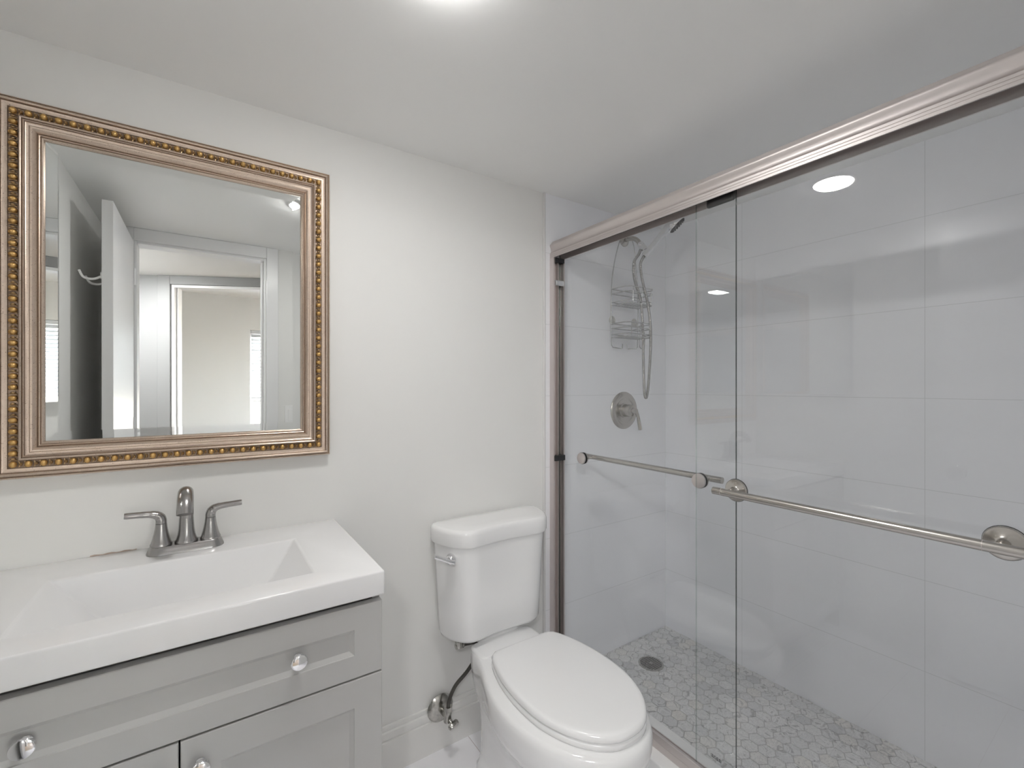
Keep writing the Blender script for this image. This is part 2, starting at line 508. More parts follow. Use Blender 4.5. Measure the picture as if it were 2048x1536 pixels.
sl.build('slat', M['sky_blind'], bl, smooth=0)
MB().box(W1[0]+.012, W1[1]-.012, -3.305, -3.28, 1.145, 1.165).build('bottom_rail', M['sky_blind'], bl, smooth=0, bevel=.002)

# ------------------------------------------------------------------ lights
LX, LY = .370, .765
cl = thing('ceiling_light', 'round flush white lit ceiling light above the middle of the bathroom', 'ceiling light', (LX, LY, ZC))
MB().lathe([(.074, 0), (.074, -.004), (.071, -.0068), (.0645, -.0068), (.0645, 0)], (LX, LY, ZC), seg=48, cap0=False, cap1=False).build('trim_ring', M['white_plate'], cl)
MB().lathe([(.064, -.003), (.0640, -.0065), (.0625, -.0100), (.057, -.0132), (.045, -.0155), (.026, -.0168), (.006, -.0172)], (LX, LY, ZC), seg=48).build('diffuser', M['lamp'], cl)
hl = thing('hall_fill_light', 'added unseen fill light on the hallway ceiling outside the door', 'ceiling light', (-.62, -.72, ZC))  # unseen lamp, added to throw fill light through the doorway
MB().lathe([(.165, 0), (.165, -.012), (.155, -.02), (.148, -.02), (.148, 0)], (-.62, -.72, ZC), seg=40, cap0=False, cap1=False).build('trim_ring', M['white_plate'], hl)
MB().lathe([(.148, -.002), (.148, -.022), (.10, -.036), (.01, -.04)], (-.62, -.72, ZC), seg=40).build('diffuser', M['hall_fill'], hl)

# ------------------------------------------------------------------ vanity
VX0, VX1, VY0 = -.416, .334, 1.005
vc = thing('vanity_cabinet', 'warm grey shaker vanity cabinet with chrome knobs under the white sink top', 'vanity cabinet', (-.041, 1.25, 0))
CX0, CX1, CY0 = -.411, .3285, 1.030
bd = MB().box(CX0, CX0+.016, CY0, 1.472, .0, .8205).box(CX1-.016, CX1, CY0, 1.472, .0, .8205)
bd.box(CX0+.016, CX1-.016, CY0, 1.472, .10, .116).box(CX0+.016, CX1-.016, 1.46, 1.472, .116, .75)
bd.box(CX0+.016, CX1-.016, CY0+.06, CY0+.075, .0, .10).box(CX0+.016, CX1-.016, CY0+.010, CY0+.018, .64, .66).box(CX0+.016, CX1-.016, CY0+.030, CY0+.045, .79, .8205)
bd.build('cabinet_body', M['cab'], vc, smooth=0, bevel=.001)
def shaker(x0, x1, z0, z1, yf, yb, sx, sz, dep=.008, bv=.009):
    mb = MB()
    def rect(x0, x1, z0, z1, y): return [(x0, y, z0), (x1, y, z0), (x1, y, z1), (x0, y, z1)]
    R = [rect(x0, x1, z0, z1, yb), rect(x0, x1, z0, z1, yf+.0015), rect(x0+.0015, x1-.0015, z0+.0015, z1-.0015, yf),
         rect(x0+sx, x1-sx, z0+sz, z1-sz, yf), rect(x0+sx+.001, x1-sx-.001, z0+sz+.001, z1-sz-.001, yf+dep*.3),
         rect(x0+sx+bv, x1-sx-bv, z0+sz+bv, z1-sz-bv, yf+dep)]
    return mb.rings(R)
def knob(x, z, y, parent):
    k = MB().lathe([(.0085, 0), (.0085, .003), (.0055, .006), (.0055, .011), (.0100, .015), (.0158, .0185), (.0165, .0215), (.0150, .0245), (.0120, .0258)], (x, y, z), (0, -1, 0), 28)
    return k.build('knob', M['chrome'], parent, smooth=28)
FY = 1.010
dr = shaker(CX0, CX1, .652, .8085, FY, CY0, .061, .050).build('drawer', M['cab'], vc, smooth=20)
knob(.155, .733, FY+.008, dr); knob(-.235, .733, FY+.008, dr)
xm = -.0405
d1 = shaker(xm+.0015, CX1, .118, .6485, FY, CY0, .061, .061).build('door', M['cab'], vc, smooth=20)
knob(xm+.031, .600, FY, d1)
d2 = shaker(CX0, xm-.0015, .118, .6485, FY, CY0, .061, .061).build('door', M['cab'], vc, smooth=20)
knob(xm-.031, .600, FY, d2)

# sink top: slab with a sloped rectangular trough
vt = MB()
def rect(x0, x1, y0, y1, z): return [(x0, y0, z), (x1, y0, z), (x1, y1, z), (x0, y1, z)]
ZT, ZB = .876, .8215
BR = (-.279, .1985, 1.082, 1.350)
R = [rect(VX0+.05, VX1-.05, VY0+.05, YA-.05, ZB), rect(VX0, VX1, VY0, YA, ZB), rect(VX0, VX1, VY0, YA, ZT), rect(*BR, ZT),
     rect(BR[0]+.075, BR[1]-.055, BR[2]+.028, BR[3]-.030, .795), rect(BR[0]+.105, BR[1]-.085, BR[2]+.055, BR[3]-.055, .778)]
vt.rings(R, cap0=False)
tp = vt.build('sink_top', M['solid'], None, smooth=0, bevel=.005, segs=4, loc=(-.041, 1.25, ZB))
for f in tp.data.polygons: f.use_smooth = True
tag(tp, 'white rectangular sink top with integral trough basin on the grey vanity', 'sink')
# rusty caulk stain along the wall beside the faucet
ck = MB()
xs = [-.235+.008*i for i in range(12)]
ck.rings([[(x, YA-.0005, ZT), (x, YA-.0035, ZT+.0002), (x, YA-.0005, ZT+.002+.0012*math.sin(i*1.7))] for i, x in enumerate(xs)])
tag(ck.build('caulk_stain', plain('rusty_caulk', (.50, .40, .34), .7, vary=.15, nscale=60), None), 'thin rusty caulk line where sink top meets wall left of faucet', 'stain')

# faucet
FX, FYc = -.0425, 1.420
fc = thing('faucet', 'brushed nickel two handle faucet on the back ledge of the white sink', 'faucet', (FX, FYc, ZT))
def stadium(hx, hy, z, n=12, x=FX, y=FYc):
    pts = []
    c = hx-hy
    for i in range(n+1):
        a = -PI/2+PI*i/n; pts.append((x+c+hy*math.cos(a), y+hy*math.sin(a), z))
    for i in range(n+1):
        a = PI/2+PI*i/n; pts.append((x-c+hy*math.cos(a), y+hy*math.sin(a), z))
    return pts
b_ = MB().rings([stadium(.081, .0285, ZT), stadium(.081, .0285, ZT+.002), stadium(.079, .0265, ZT+.007), stadium(.0765, .0245, ZT+.013), stadium(.0745, .0230, ZT+.0185), stadium(.073, .0215, ZT+.020)])
b_.build('base_plate', M['faucet'], fc, smooth=40)
zb = ZT+.020
for sx in (-1, 1):
    hx = FX+sx*.051
    hd = MB().lathe([(.0225, 0), (.0228, .003), (.0205, .008), (.0175, .018), (.0148, .030), (.0128, .042), (.0117, .052), (.0116, .0535)], (hx, FYc, zb), seg=28)
    ho = hd.build('handle_post', M['faucet'], fc, smooth=40)
    pth = [(hx, FYc, zb+.0545), (hx+sx*.0003, FYc, zb+.063), (hx+sx*.004, FYc, zb+.0715), (hx+sx*.012, FYc-.001, zb+.0770), (hx+sx*.022, FYc-.002, zb+.0795), (hx+sx*.040, FYc-.004, zb+.0815), (hx+sx*.070, FYc-.007, zb+.0835)]
    pp = smooth_path(pth, 5); n = len(pp)
    rr = [(.0114, .0112, .0106, .0098, .0092, .0086, .0080)[min(6, int(i/5))] for i in range(n)]
    fl = [max(.84, 1-.16*min(1, max(0, (i-8)/14))) for i in range(n)]
    MB().tube(pp, rr, 16, flat=fl, up=(-sx, 0, .01)).build('handle_lever', M['faucet'], ho, smooth=40)
sp = MB().lathe([(.0245, 0), (.0248, .003), (.0215, .009), (.0185, .020), (.0168, .034), (.0158, .050), (.0152, .060)], (FX, FYc, zb), seg=32)
so = sp.build('spout_post', M['faucet'], fc, smooth=40)
pp = smooth_path([(FX, FYc, zb+.060), (FX, FYc-.001, zb+.085), (FX, FYc-.010, zb+.112), (FX, FYc-.032, zb+.130), (FX, FYc-.062, zb+.131), (FX, FYc-.088, zb+.115), (FX, FYc-.101, zb+.091)], 6)
n = len(pp)
MB().tube(pp, [.0150+.0018*i/n for i in range(n)], 20, flat=[1-.12*i/n for i in range(n)], up=(0, -1, 0)).build('spout', M['faucet'], so, smooth=40)

# ------------------------------------------------------------------ framed mirror
MX0, MX1, MZ0, MZ1 = -.392, .3145, 1.0815, 1.9405
fm = thing('framed_mirror', 'large wall mirror in an ornate champagne and gold frame above the sink', 'mirror', ((MX0+MX1)/2, YA, MZ0))
def frame_ring(u, hgt):
    return [(MX0+u, YA-hgt, MZ0+u), (MX1-u, YA-hgt, MZ0+u), (MX1-u, YA-hgt, MZ1-u), (MX0+u, YA-hgt, MZ1-u)]
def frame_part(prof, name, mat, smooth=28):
    # a third value 1 marks a strip (from this point to the next) in the darker brown leaf
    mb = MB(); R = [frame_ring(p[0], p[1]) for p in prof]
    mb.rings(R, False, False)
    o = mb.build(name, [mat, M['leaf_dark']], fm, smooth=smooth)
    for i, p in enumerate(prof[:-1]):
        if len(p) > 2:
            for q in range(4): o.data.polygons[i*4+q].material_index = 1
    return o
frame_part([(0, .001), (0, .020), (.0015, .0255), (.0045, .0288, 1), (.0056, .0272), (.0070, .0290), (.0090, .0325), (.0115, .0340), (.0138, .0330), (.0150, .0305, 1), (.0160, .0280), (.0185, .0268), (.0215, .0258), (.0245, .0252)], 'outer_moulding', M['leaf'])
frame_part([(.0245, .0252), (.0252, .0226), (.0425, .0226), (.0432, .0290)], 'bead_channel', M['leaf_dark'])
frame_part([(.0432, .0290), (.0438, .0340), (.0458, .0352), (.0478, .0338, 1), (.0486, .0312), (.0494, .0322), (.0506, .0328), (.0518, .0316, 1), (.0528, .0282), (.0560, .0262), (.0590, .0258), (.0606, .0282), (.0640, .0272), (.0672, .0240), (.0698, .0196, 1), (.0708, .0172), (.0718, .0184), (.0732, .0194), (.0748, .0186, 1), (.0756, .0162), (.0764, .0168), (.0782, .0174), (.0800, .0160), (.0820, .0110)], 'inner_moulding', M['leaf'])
bead = MB(); dart = MB()
UB = .0339
def bead_at(x, z, horiz, s):
    # egg across the channel, slightly leaning, and a little dart with a leaf curl between eggs
    a, c = (.0078, .0066)
    if horiz: bead.ball((x, YA-.0275, z), c, .0085, a, 12, 8)
    else: bead.ball((x, YA-.0275, z), a, .0085, c, 12, 8)
def dart_at(x, z, horiz, d):
    if horiz:
        dart.ball((x, YA-.0255, z), .0030, .0065, .0045, 8, 5)
        for k in (.0046, -.0046):
            dart.tube([(x+d*k+.0022*math.cos(t)*d, YA-.0258, z+.0070*math.sin(t)) for t in [(-1.25+.5*i) for i in range(6)]], .0015, 5)
    else:
        dart.ball((x, YA-.0255, z), .0045, .0065, .0030, 8, 5)
        for k in (.0046, -.0046):
            dart.tube([(x+.0070*math.sin(t), YA-.0258, z+d*k+.0022*math.cos(t)*d) for t in [(-1.25+.5*i) for i in range(6)]], .0015, 5)
xa, xb, za, zb2 = MX0+UB, MX1-UB, MZ0+UB, MZ1-UB
nx = 26; nz_ = 32
for i in range(nx+1):
    x = xa+(xb-xa)*i/nx
    for z in (za, zb2):
        bead_at(x, z, True, 1)
        if i < nx: dart_at(x+(xb-xa)/nx/2, z, True, 1)
for i in range(1, nz_+1):
    z = za+(zb2-za)*i/nz_
    for x in (xa, xb):
        if i < nz_: bead_at(x, z, False, 1)
        dart_at(x, z-(zb2-za)/nz_/2, False, 1)
bead.build('gold_bead_row', M['gold'], fm, smooth=60)
dart.build('carved_leaf_row', leaf('worn_gold_leaf', (.44, .29, .14), (.54, .40, .24), (.18, .11, .06), .4), fm, smooth=60)
g = .079; bw = .024
def gr(u, hh): return [(MX0+u, YA-hh, MZ0+u), (MX1-u, YA-hh, MZ0+u), (MX1-u, YA-hh, MZ1-u), (MX0+u, YA-hh, MZ1-u)]
MB().rings([gr(g, .003), gr(g, .0102), gr(g+bw, .0118)]).build('mirror_glass', M['mirror'], fm, smooth=0)

# ------------------------------------------------------------------ toilet
TX = .866
tl = thing('toilet', 'white two piece toilet with closed lid between the vanity and the shower', 'toilet', (TX, 1.12, 0))
def outline(prof, n=64):
    """prof: half outline from front (x 0) round the +x side to the back (x 0) -> closed list of n (x, y)"""
    P = [Vector((x, y, 0)) for x, y in prof]
    sm = []
    for i in range(len(P)-1):
        p0 = P[i-1] if i else Vector((-P[1].x, P[1].y, 0)); p3 = P[i+2] if i+2 < len(P) else Vector((-P[-2].x, P[-2].y, 0))
        p1, p2 = P[i], P[i+1]
        for k in range(10):
            t = k/10
            sm.append(.5*((2*p1)+(p2-p0)*t+(2*p0-5*p1+4*p2-p3)*t*t+(3*p1-p0-3*p2+p3)*t**3))
    sm.append(P[-1])
    L = [0]
    for a, b in zip(sm, sm[1:]): L.append(L[-1]+(b-a).length)
    half = []
    for k in range(n//2+1):
        d = L[-1]*k/(n//2)
        j = min(len(L)-2, max(i for i in range(len(L)) if L[i] <= d+1e-9))
        t = (d-L[j])/max(1e-9, L[j+1]-L[j])
        half.append(sm[j].lerp(sm[j+1], t))
    pts = [(p.x, p.y) for p in half]+[(-p.x, p.y) for p in reversed(half[1:-1])]
    return pts
def level(o, z, s=1.0, cy=None, sx=None, dx=0):
    cy = cy if cy is not None else sum(p[1] for p in o)/len(o)
    return [(TX+dx+p[0]*(sx or s), cy+(p[1]-cy)*s, z) for p in o]
rim = outline([(0, .738), (.05, .745), (.092, .768), (.133, .808), (.165, .860), (.188, .925), (.199, .990), (.200, 1.055), (.191, 1.115), (.168, 1.185), (.146, 1.245), (.132, 1.300), (.124, 1.345), (.112, 1.362), (.06, 1.365), (0, 1.365)])
ped = outline([(0, .90), (.05, .905), (.09, .93), (.108, .98), (.112, 1.05), (.110, 1.13), (.108, 1.22), (.105, 1.30), (.09, 1.335), (.05, 1.345), (0, 1.345)])
foot = outline([(0, .86), (.055, .866), (.10, .90), (.122, .96), (.128, 1.05), (.126, 1.13), (.122, 1.22), (.118, 1.31), (.10, 1.345), (.05, 1.355), (0, 1.355)])
def blend(a, b, t): return [(p[0]*(1-t)+q[0]*t, p[1]*(1-t)+q[1]*t) for p, q in zip(a, b)]
bowl = MB()
LV = [level(foot, 0.0), level(foot, .015), level(blend(foot, ped, .6), .03), level(ped, .06), level(ped, .15), level(blend(ped, rim, .12), .20), level(blend(ped, rim, .34), .235),
      level(blend(ped, rim, .66), .270), level(blend(ped, rim, .88), .305), level(blend(ped, rim, .985), .340), level(rim, .362, 1.004), level(rim, .380, 1.003), level(rim, .392, .992), level(rim, .399, .972), level(rim, .402, .940), level(rim, .402, .55)]
bowl.rings(LV)
# raised deck behind the seat
dk = outline([(0, 1.262), (.07, 1.262), (.115, 1.266), (.124, 1.285), (.124, 1.335), (.115, 1.358), (.06, 1.362), (0, 1.362)])
bowl.rings([level(dk, .398), level(dk, .402, .995), level(dk, .4055, .97), level(dk, .4062, .90)])
bowl.build('bowl', M['porcelain'], tl, smooth=50)
LXo = .010
lidp = outline([(0, .757), (.045, .763), (.085, .787), (.122, .828), (.148, .879), (.163, .930), (.169, .990), (.1675, 1.060), (.158, 1.130), (.142, 1.188), (.128, 1.222), (.112, 1.238), (.06, 1.240), (0, 1.240)])
MB().rings([level(lidp, .4025, .95, dx=LXo), level(lidp, .4025, .985, dx=LXo), level(lidp, .405, .998, dx=LXo), level(lidp, .415, 1.0, dx=LXo), level(lidp, .4185, .985, dx=LXo)]).build('seat', M['plastic'], tl, smooth=50)
for sx in (-1, 1):
    MB().lathe([(.013, 0), (.0135, .004), (.0135, .020), (.010, .024)], (TX+sx*.072, 1.235, .402), seg=20).build('seat_hinge', M['plastic'], tl, smooth=40)
LV = [level(lidp, .4205, .975, dx=LXo), level(lidp, .4225, .992, dx=LXo), level(lidp, .4265, .999, dx=LXo), level(lidp, .432, .997, dx=LXo), level(lidp, .4375, .985, dx=LXo), level(lidp, .4405, .965, dx=LXo)]
for s_, z_ in ((.92, .4420), (.75, .4438), (.5, .4452), (.25, .446), (.05, .4462)):
    LV.append(level(lidp, z_, s_, dx=LXo))
MB().rings(LV).build('seat_lid', M['plastic'], tl, smooth=50)
def tank_out(hw_, yf, yb, cc=.012):
    k = hw_/.225; d = (yb-yf)/.178
    return outline([(0, yf+cc*d), (.05*k, yf+cc*.8*d), (.10*k, yf+cc*.25*d), (.132*k, yf), (.158*k, yf+.006*d), (.182*k, yf+.025*d), (.204*k, yf+.060*d), (.218*k, yf+.100*d), (.2245*k, yb-.045*d), (.222*k, yb-.022*d), (.208*k, yb-.005*d), (.17*k, yb), (.08*k, yb), (0, yb)], 96)
def flat(o, z): return [(TX+p[0], p[1], z) for p in o]
tk = MB().rings([flat(tank_out(.155, 1.368, 1.425), .420), flat(tank_out(.178, 1.345, 1.447), .4225), flat(tank_out(.192, 1.328, 1.459), .431), flat(tank_out(.198, 1.3205, 1.464), .445),
                 flat(tank_out(.202, 1.318, 1.466), .52), flat(tank_out(.2085, 1.313, 1.4675), .65), flat(tank_out(.2165, 1.3085, 1.468), .762)])
tk.build('tank', M['porcelain'], tl, smooth=50)
MB().rings([flat(tank_out(.2155, 1.310, 1.467), .757), flat(tank_out(.2245, 1.3005, 1.474), .7585), flat(tank_out(.2265, 1.298, 1.4755), .765), flat(tank_out(.2270, 1.2975, 1.476), .785), flat(tank_out(.2268, 1.2977, 1.476), .799), flat(tank_out(.2255, 1.299, 1.4755), .8055), flat(tank_out(.2225, 1.302, 1.474), .8105), flat(tank_out(.2175, 1.3065, 1.4715), .8135), flat(tank_out(.211, 1.312, 1.468), .8145), flat(tank_out(.15, 1.355, 1.44), .8150)]).build('tank_lid', M['porcelain'], tl, smooth=50)
MB().rings([flat(outline([(0, 1.358), (.07, 1.358), (.085, 1.372), (.07, 1.395), (0, 1.40)], 32), z) for z in (.40, .436)]).build('tank_collar', M['porcelain'], tl)
# flush lever on the front left shoulder of the tank
pv = Vector((.668, 1.348, .719)); nrm = Vector((-.45, -.89, 0)).normalized()
fl_ = MB().lathe([(.0165, -.014), (.0165, .005), (.0145, .009), (.0095, .011), (.0095, .020)], pv, nrm, 24)
tang = Vector((-.90, .14, .42)).normalized()
st = pv+nrm*.018
fl_.tube(smooth_path([st-tang*.010, st+tang*.010+nrm*.003, st+tang*.032+nrm*.003, st+tang*.060], 5), [.0105]*5+[.0095]*5+[.0090]*5+[.0105], 12, flat=.8)
fl_.build('flush_lever', M['chrome'], tl, smooth=40)

# water supply beside the toilet
ws = thing('supply_valve', 'tarnished chrome shut-off valve with dark braided hose on the wall left of the toilet', 'valve', (.690, 1.47, .145))
MB().lathe([(.049, 0), (.049, .002), (.042, .010), (.022, .017), (.012, .018)], (.688, 1.4735, .150), (0, -1, 0), 32).build('escutcheon', M['chrome_worn'], ws)
vb = MB().tube([(.688, 1.462, .150), (.690, 1.415, .148)], .0110, 16).tube([(.690, 1.420, .132), (.693, 1.420, .180)], .0130, 16).lathe([(.0150, 0), (.0150, .016)], (.693, 1.420, .168), (0, 0, 1), 6)
vb.build('valve_body', M['chrome_worn'], ws, smooth=40)
MB().lathe([(.007, 0), (.007, .010), (.019, .012), (.0225, .018), (.020, .027), (.007, .029)], (.694, 1.410, .142), (.30, -.80, -.50), 24, squash=(1, .62)).build('valve_handle', M['chrome_worn'], ws)
MB().tube(smooth_path([(.693, 1.420, .182), (.698, 1.421, .205), (.722, 1.420, .245), (.762, 1.410, .285), (.795, 1.402, .330), (.806, 1.398, .365), (.790, 1.398, .384), (.762, 1.400, .389), (.740, 1.402, .389)], 8), .0065, 12).build('supply_hose', M['braid'], ws, smooth=60)
MB().lathe([(.013, 0), (.015, .010), (.015, .022), (.009, .024), (.009, .034)], (.726, 1.402, .386), (0, 0, 1), 10).tube([(.742, 1.402, .389), (.726, 1.402, .392), (.712, 1.402, .390)], .0095, 10).build('tank_nut', M['chrome_worn'], ws, smooth=30)

# ------------------------------------------------------------------ shower base
struct(MB().box(1.146, 1.300, YC, 1.479, -.02, .132), 'shower_curb', M['curb'], smooth=0, bevel=.004)
struct(MB().box(1.300, XB, YC, 1.479, -.1, .062), 'floor_shower', M['grout'], smooth=0)
hx = MB(); tones = []
P_ = .0514; RWY = P_*math.sqrt(3)/2; R_ = (P_-.0026)/math.sqrt(3)
def clip(poly, ax, lim, sgn):
    out = []
    for i in range(len(poly)):
        a, b = poly[i], poly[(i+1) % len(poly)]
        ia, ib = sgn*(a[ax]-lim) <= 0, sgn*(b[ax]-lim) <= 0
        if ia: out.append(a)
        if ia != ib:
            t = (lim-a[ax])/(b[ax]-a[ax])
            out.append((a[0]+(b[0]-a[0])*t, a[1]+(b[1]-a[1])*t))
    return out
for r in range(-36, 14):
    for c in range(-6, 14):
        cx = 1.4319+c*P_+(P_/2 if r % 2 else 0); cyy = 1.002+r*RWY
        poly = [(cx+R_*math.sin(PI/3*i), cyy+R_*math.cos(PI/3*i)) for i in range(6)]
        for ax, lim, sg in ((0, 1.302, -1), (0, XB-.001, 1), (1, YC+.012, -1), (1, 1.478, 1)):
            if poly: poly = clip(poly, ax, lim, sg)
        if len(poly) < 3: continue
        if math.hypot(cx-1.626, cyy-1.310) < .030: continue
        ctr = (sum(p[0] for p in poly)/len(poly), sum(p[1] for p in poly)/len(poly))
        n = len(poly)
        top = [(ctr[0]+(p[0]-ctr[0])*.95, ctr[1]+(p[1]-ctr[1])*.95, .0655) for p in poly]
        mid = [(p[0], p[1], .0645) for p in poly]; low = [(p[0], p[1], .0615) for p in poly]
        hx.rings([low, mid, top], cap0=False)
        tones += [random.random()]*(2*n+1)
hxo = struct(hx, 'floor_shower_mosaic', M['hex'], smooth=0)
at_ = hxo.data.attributes.new('tone', 'FLOAT', 'FACE')
for i, t in enumerate(tones): at_.data[i].value = t
# drain
DX, DY, DZ = 1.626, 1.310, .0655
dn = thing('shower_drain', 'round steel grate drain in the hexagon marble shower floor', 'drain', (DX, DY, DZ))
MB().lathe([(.046, .0005), (.046, .003), (.051, .0035), (.054, .002), (.0545, -.002)], (DX, DY, DZ), seg=48, cap0=False, cap1=False).build('rim', M['chrome_worn'], dn)
MB().lathe([(.0525, 0), (.0525, .0006)], (DX, DY, DZ), seg=40).build('sump', M['dark'], dn)
gt = MB()
for i in range(-5, 6):
    w = math.sqrt(max(0, .047**2-(i*.0085)**2))
    gt.box(DX+i*.0085-.0013, DX+i*.0085+.0013, DY-w, DY+w, DZ+.0012, DZ+.0030)
    gt.box(DX-w, DX+w, DY+i*.0085-.0013, DY+i*.0085+.0013, DZ+.0010, DZ+.0027)
gt.lathe([(.007, .0032), (.007, .0036), (.005, .004)], (DX, DY, DZ), seg=16)
gt.build('grate', M['chrome_worn'], dn, smooth=0)

# ------------------------------------------------------------------ shower door frame
sf = thing('shower_door_frame', 'satin nickel shower door rail, wall jamb and sill track around the sliding glass', 'shower frame', (1.22, .75, .132))
hz0 = 1.825
hp_ = [(0, 0), (0, .0065), (.0010, .0073), (0, .0081), (0, .0135), (.0010, .0143), (0, .0151), (0, .0215), (.0035, .0235), (.0062, .0290), (.0060, .0360), (.0030, .0440), (.0002, .0500), (-.0008, .0545), (.0010, .0585), (.0058, .0605), (.0066, .0640), (.0090, .0645), (.0098, .0680), (.0130, .0685), (.0138, .0720), (.0600, .0720), (.0600, .0), (.0560, .0), (.0560, .0660), (.0180, .0660), (.0060, .0530), (.0080, .045), (.0100, .030), (.0040, .020), (.0040, 0)]
MB().prism(hp_, lambda p, t: (XG+p[0], (YC+.012, 1.4775)[t], hz0+p[1])).build('header_rail', M['header'], sf, smooth=40)
jm = MB()
for (a0, a1, yb) in ((0, .006, 1.452), (.0255, .0285, 1.456), (.0535, .0600, 1.452)):
    jm.box(XG+a0, XG+a1, yb, 1.4785, .183, hz0)
jm.box(XG+.006, XG+.0255, 1.472, 1.4785, .183, hz0).box(XG+.0285, XG+.0535, 1.472, 1.4785, .183, hz0)
jm.build('wall_jamb', M['jamb'], sf, smooth=0, bevel=.0008)
tr = MB().prism([(0, 0), (.060, 0), (.060, .008), (.057, .008), (.057, .004), (.034, .004), (.034, .012), (.031, .012), (.031, .004), (.010, .004), (.010, .044), (.009, .048), (.002, .0485), (0, .0465), (0, .024), (.0012, .0232), (0, .0224)], lambda p, t: (XG+p[0], (YC+.012, 1.4775)[t], .1325+p[1]))
tr.build('sill_track', M['header'], sf, smooth=40)
MB().box(XG+.008, XG+.054, 1.450, 1.473, 1.710, 1.732).box(XG+.012, XG+.022, 1.445, 1.452, 1.714, 1.728).build('bumper', M['chrome'], sf, smooth=0, bevel=.001)
MB().box(XG+.003, XG+.058, 1.447, 1.473, .981, 1.003).build('bumper', M['dark'], sf, smooth=0, bevel=.001)
MB().box(XG+.006, XG+.054, 1.448, 1.476, 1.806, 1.824).build('corner_guide', M['dark'], sf, smooth=0)

def glass_pane(mb_x0, mb_x1, y0, y1, z0, z1, name, parent, edge='glass_edge'):
    mb = MB().box(mb_x0, mb_x1, y0, y1, z0, z1)
    o = mb.build(name, [M['glass'], M[edge]], parent, smooth=0)
    for f in o.data.polygons:
        if abs(f.normal.x) < .5: f.material_index = 1
    return o
# room-side (right) panel
XO0, XO1 = 1.203, 1.209
dr_ = thing('sliding_shower_door', 'right hand sliding glass shower door with the towel bar on the room side', 'shower door', (1.206, .40, .17), 'sliding glass shower panels')
glass_pane(XO0, XO1, .02, .8065, .140, 1.845, 'glass_panel', dr_)
YP1, YP2, ZBAR = .681, .178, 1.006
tb = MB().tube([(1.150, YP1+.036, ZBAR), (1.150, YP2-.030, ZBAR)], .0098, 24)
bo = tb.build('towel_bar', M['nickel'], dr_, smooth=40)
for yy in (YP1, YP2):
    fl2 = MB().lathe([(.0305, 0), (.0305, .004), (.0285, .0065), (.0130, .009), (.0085, .014), (.0075, .030), (.0075, XO0-.0015-1.150)], (XO0-.0015, yy, ZBAR), (-1, 0, 0), 36)
    f2 = fl2.build('bar_mount', M['nickel'], dr_, smooth=40)
    MB().lathe([(.0312, 0), (.0312, .0016)], (XO0, yy, ZBAR), (-1, 0, 0), 36).build('gasket', M['dark'], f2)
    MB().lathe([(.0185, 0), (.0185, .005), (.015, .007)], (XO1, yy, ZBAR), (1, 0, 0), 28).build('end_disc', M['nickel'], f2)
jr = MB()
for yy in (YP1+.012, YP2+.020): jr.tube([(1.150, yy, ZBAR), (1.150, yy+.001, ZBAR)], .01, 24)
jr.build('bar_joint', M['jamb'], bo, smooth=40)
# safety stamp in the lower corner of the pane
stp = MB()
for i in range(9):
    yy = .7575-.0036*i
    stp.box(XO0-.0003, XO0, yy-.0026, yy, .2265, .2275).box(XO0-.0003, XO0, yy-.0011, yy-.0003, .2275, .2355)
    if i % 2: stp.box(XO0-.0003, XO0, yy-.0026, yy-.0011, .2335, .2355)
    if i % 3: stp.box(XO0-.0003, XO0, yy-.0026, yy-.0018, .2275, .2330)
stp.build('safety_stamp', M['dark'], dr_, smooth=0)
# inner (left) panel
XI0, XI1 = 1.2325, 1.2385
dl_ = thing('sliding_shower_door', 'left hand sliding glass shower door behind, its towel bar inside the shower', 'shower door', (1.2355, 1.08, .17), 'sliding glass shower panels')
glass_pane(XI0, XI1, .701, 1.468, .140, 1.8435, 'glass_panel', dl_, 'glass_edge_dark')
YQ1, YQ2 = 1.327, .813
b2 = MB().tube([(1.290, YQ1+.036, ZBAR), (1.290, YQ2-.038, ZBAR)], .0098, 24).build('towel_bar', M['nickel'], dl_, smooth=40)
for yy in (YQ1, YQ2):
    fl2 = MB().lathe([(.0225, 0), (.0225, .0015), (.0215, .0055), (.0190, .0065)], (XI0-.003, yy, ZBAR), (-1, 0, 0), 32)
    f2 = fl2.build('end_disc', M['header'], dl_, smooth=40)
    MB().lathe([(.0232, 0), (.0232, .0030)], (XI0, yy, ZBAR), (-1, 0, 0), 32).build('gasket', M['dark'], f2)
    MB().lathe([(.0225, 0), (.0225, .004), (.0205, .0065), (.0115, .009), (.0085, .014), (.0075, .030), (.0075, 1.290-XI1-.0005)], (XI1+.0005, yy, ZBAR), (1, 0, 0), 32).build('bar_mount', M['nickel'], f2, smooth=40)
MB().box(XI0-.004, XI1+.004, .705, .790, 1.818, 1.850).build('roller_hanger', M['dark'], dl_, smooth=0, bevel=.006)

# ------------------------------------------------------------------ shower fittings on the end wall
YT = 1.479
VXc, VZc = 1.638, 1.177
sv = thing('shower_valve', 'round brushed nickel shower valve with small lever on the tiled end wall', 'shower valve', (VXc, YT, VZc))
MB().lathe([(.088, 0), (.088, .003), (.084, .008), (.074, .0115), (.062, .0125), (.058, .0105), (.0555, .0085), (.05, .0085), (.02, .0085)], (VXc, YT, VZc), (0, -1, 0), 56).build('escutcheon', M['nickel'], sv, smooth=35)
MB().lathe([(.036, .008), (.036, .010), (.030, .012), (.0285, .016), (.0280, .048), (.0255, .054), (.014, .058), (.012, .076), (.008, .078)], (VXc, YT, VZc), (0, -1, 0), 36).build('valve_hub', M['nickel'], sv, smooth=40)
MB().tube([(VXc+.004, YT-.070, VZc+.006), (VXc+.020, YT-.071, VZc-.030), (VXc+.030, YT-.074, VZc-.088)], [.0085, .0075, .0090], 16).build('lever', M['nickel'], sv, smooth=40)

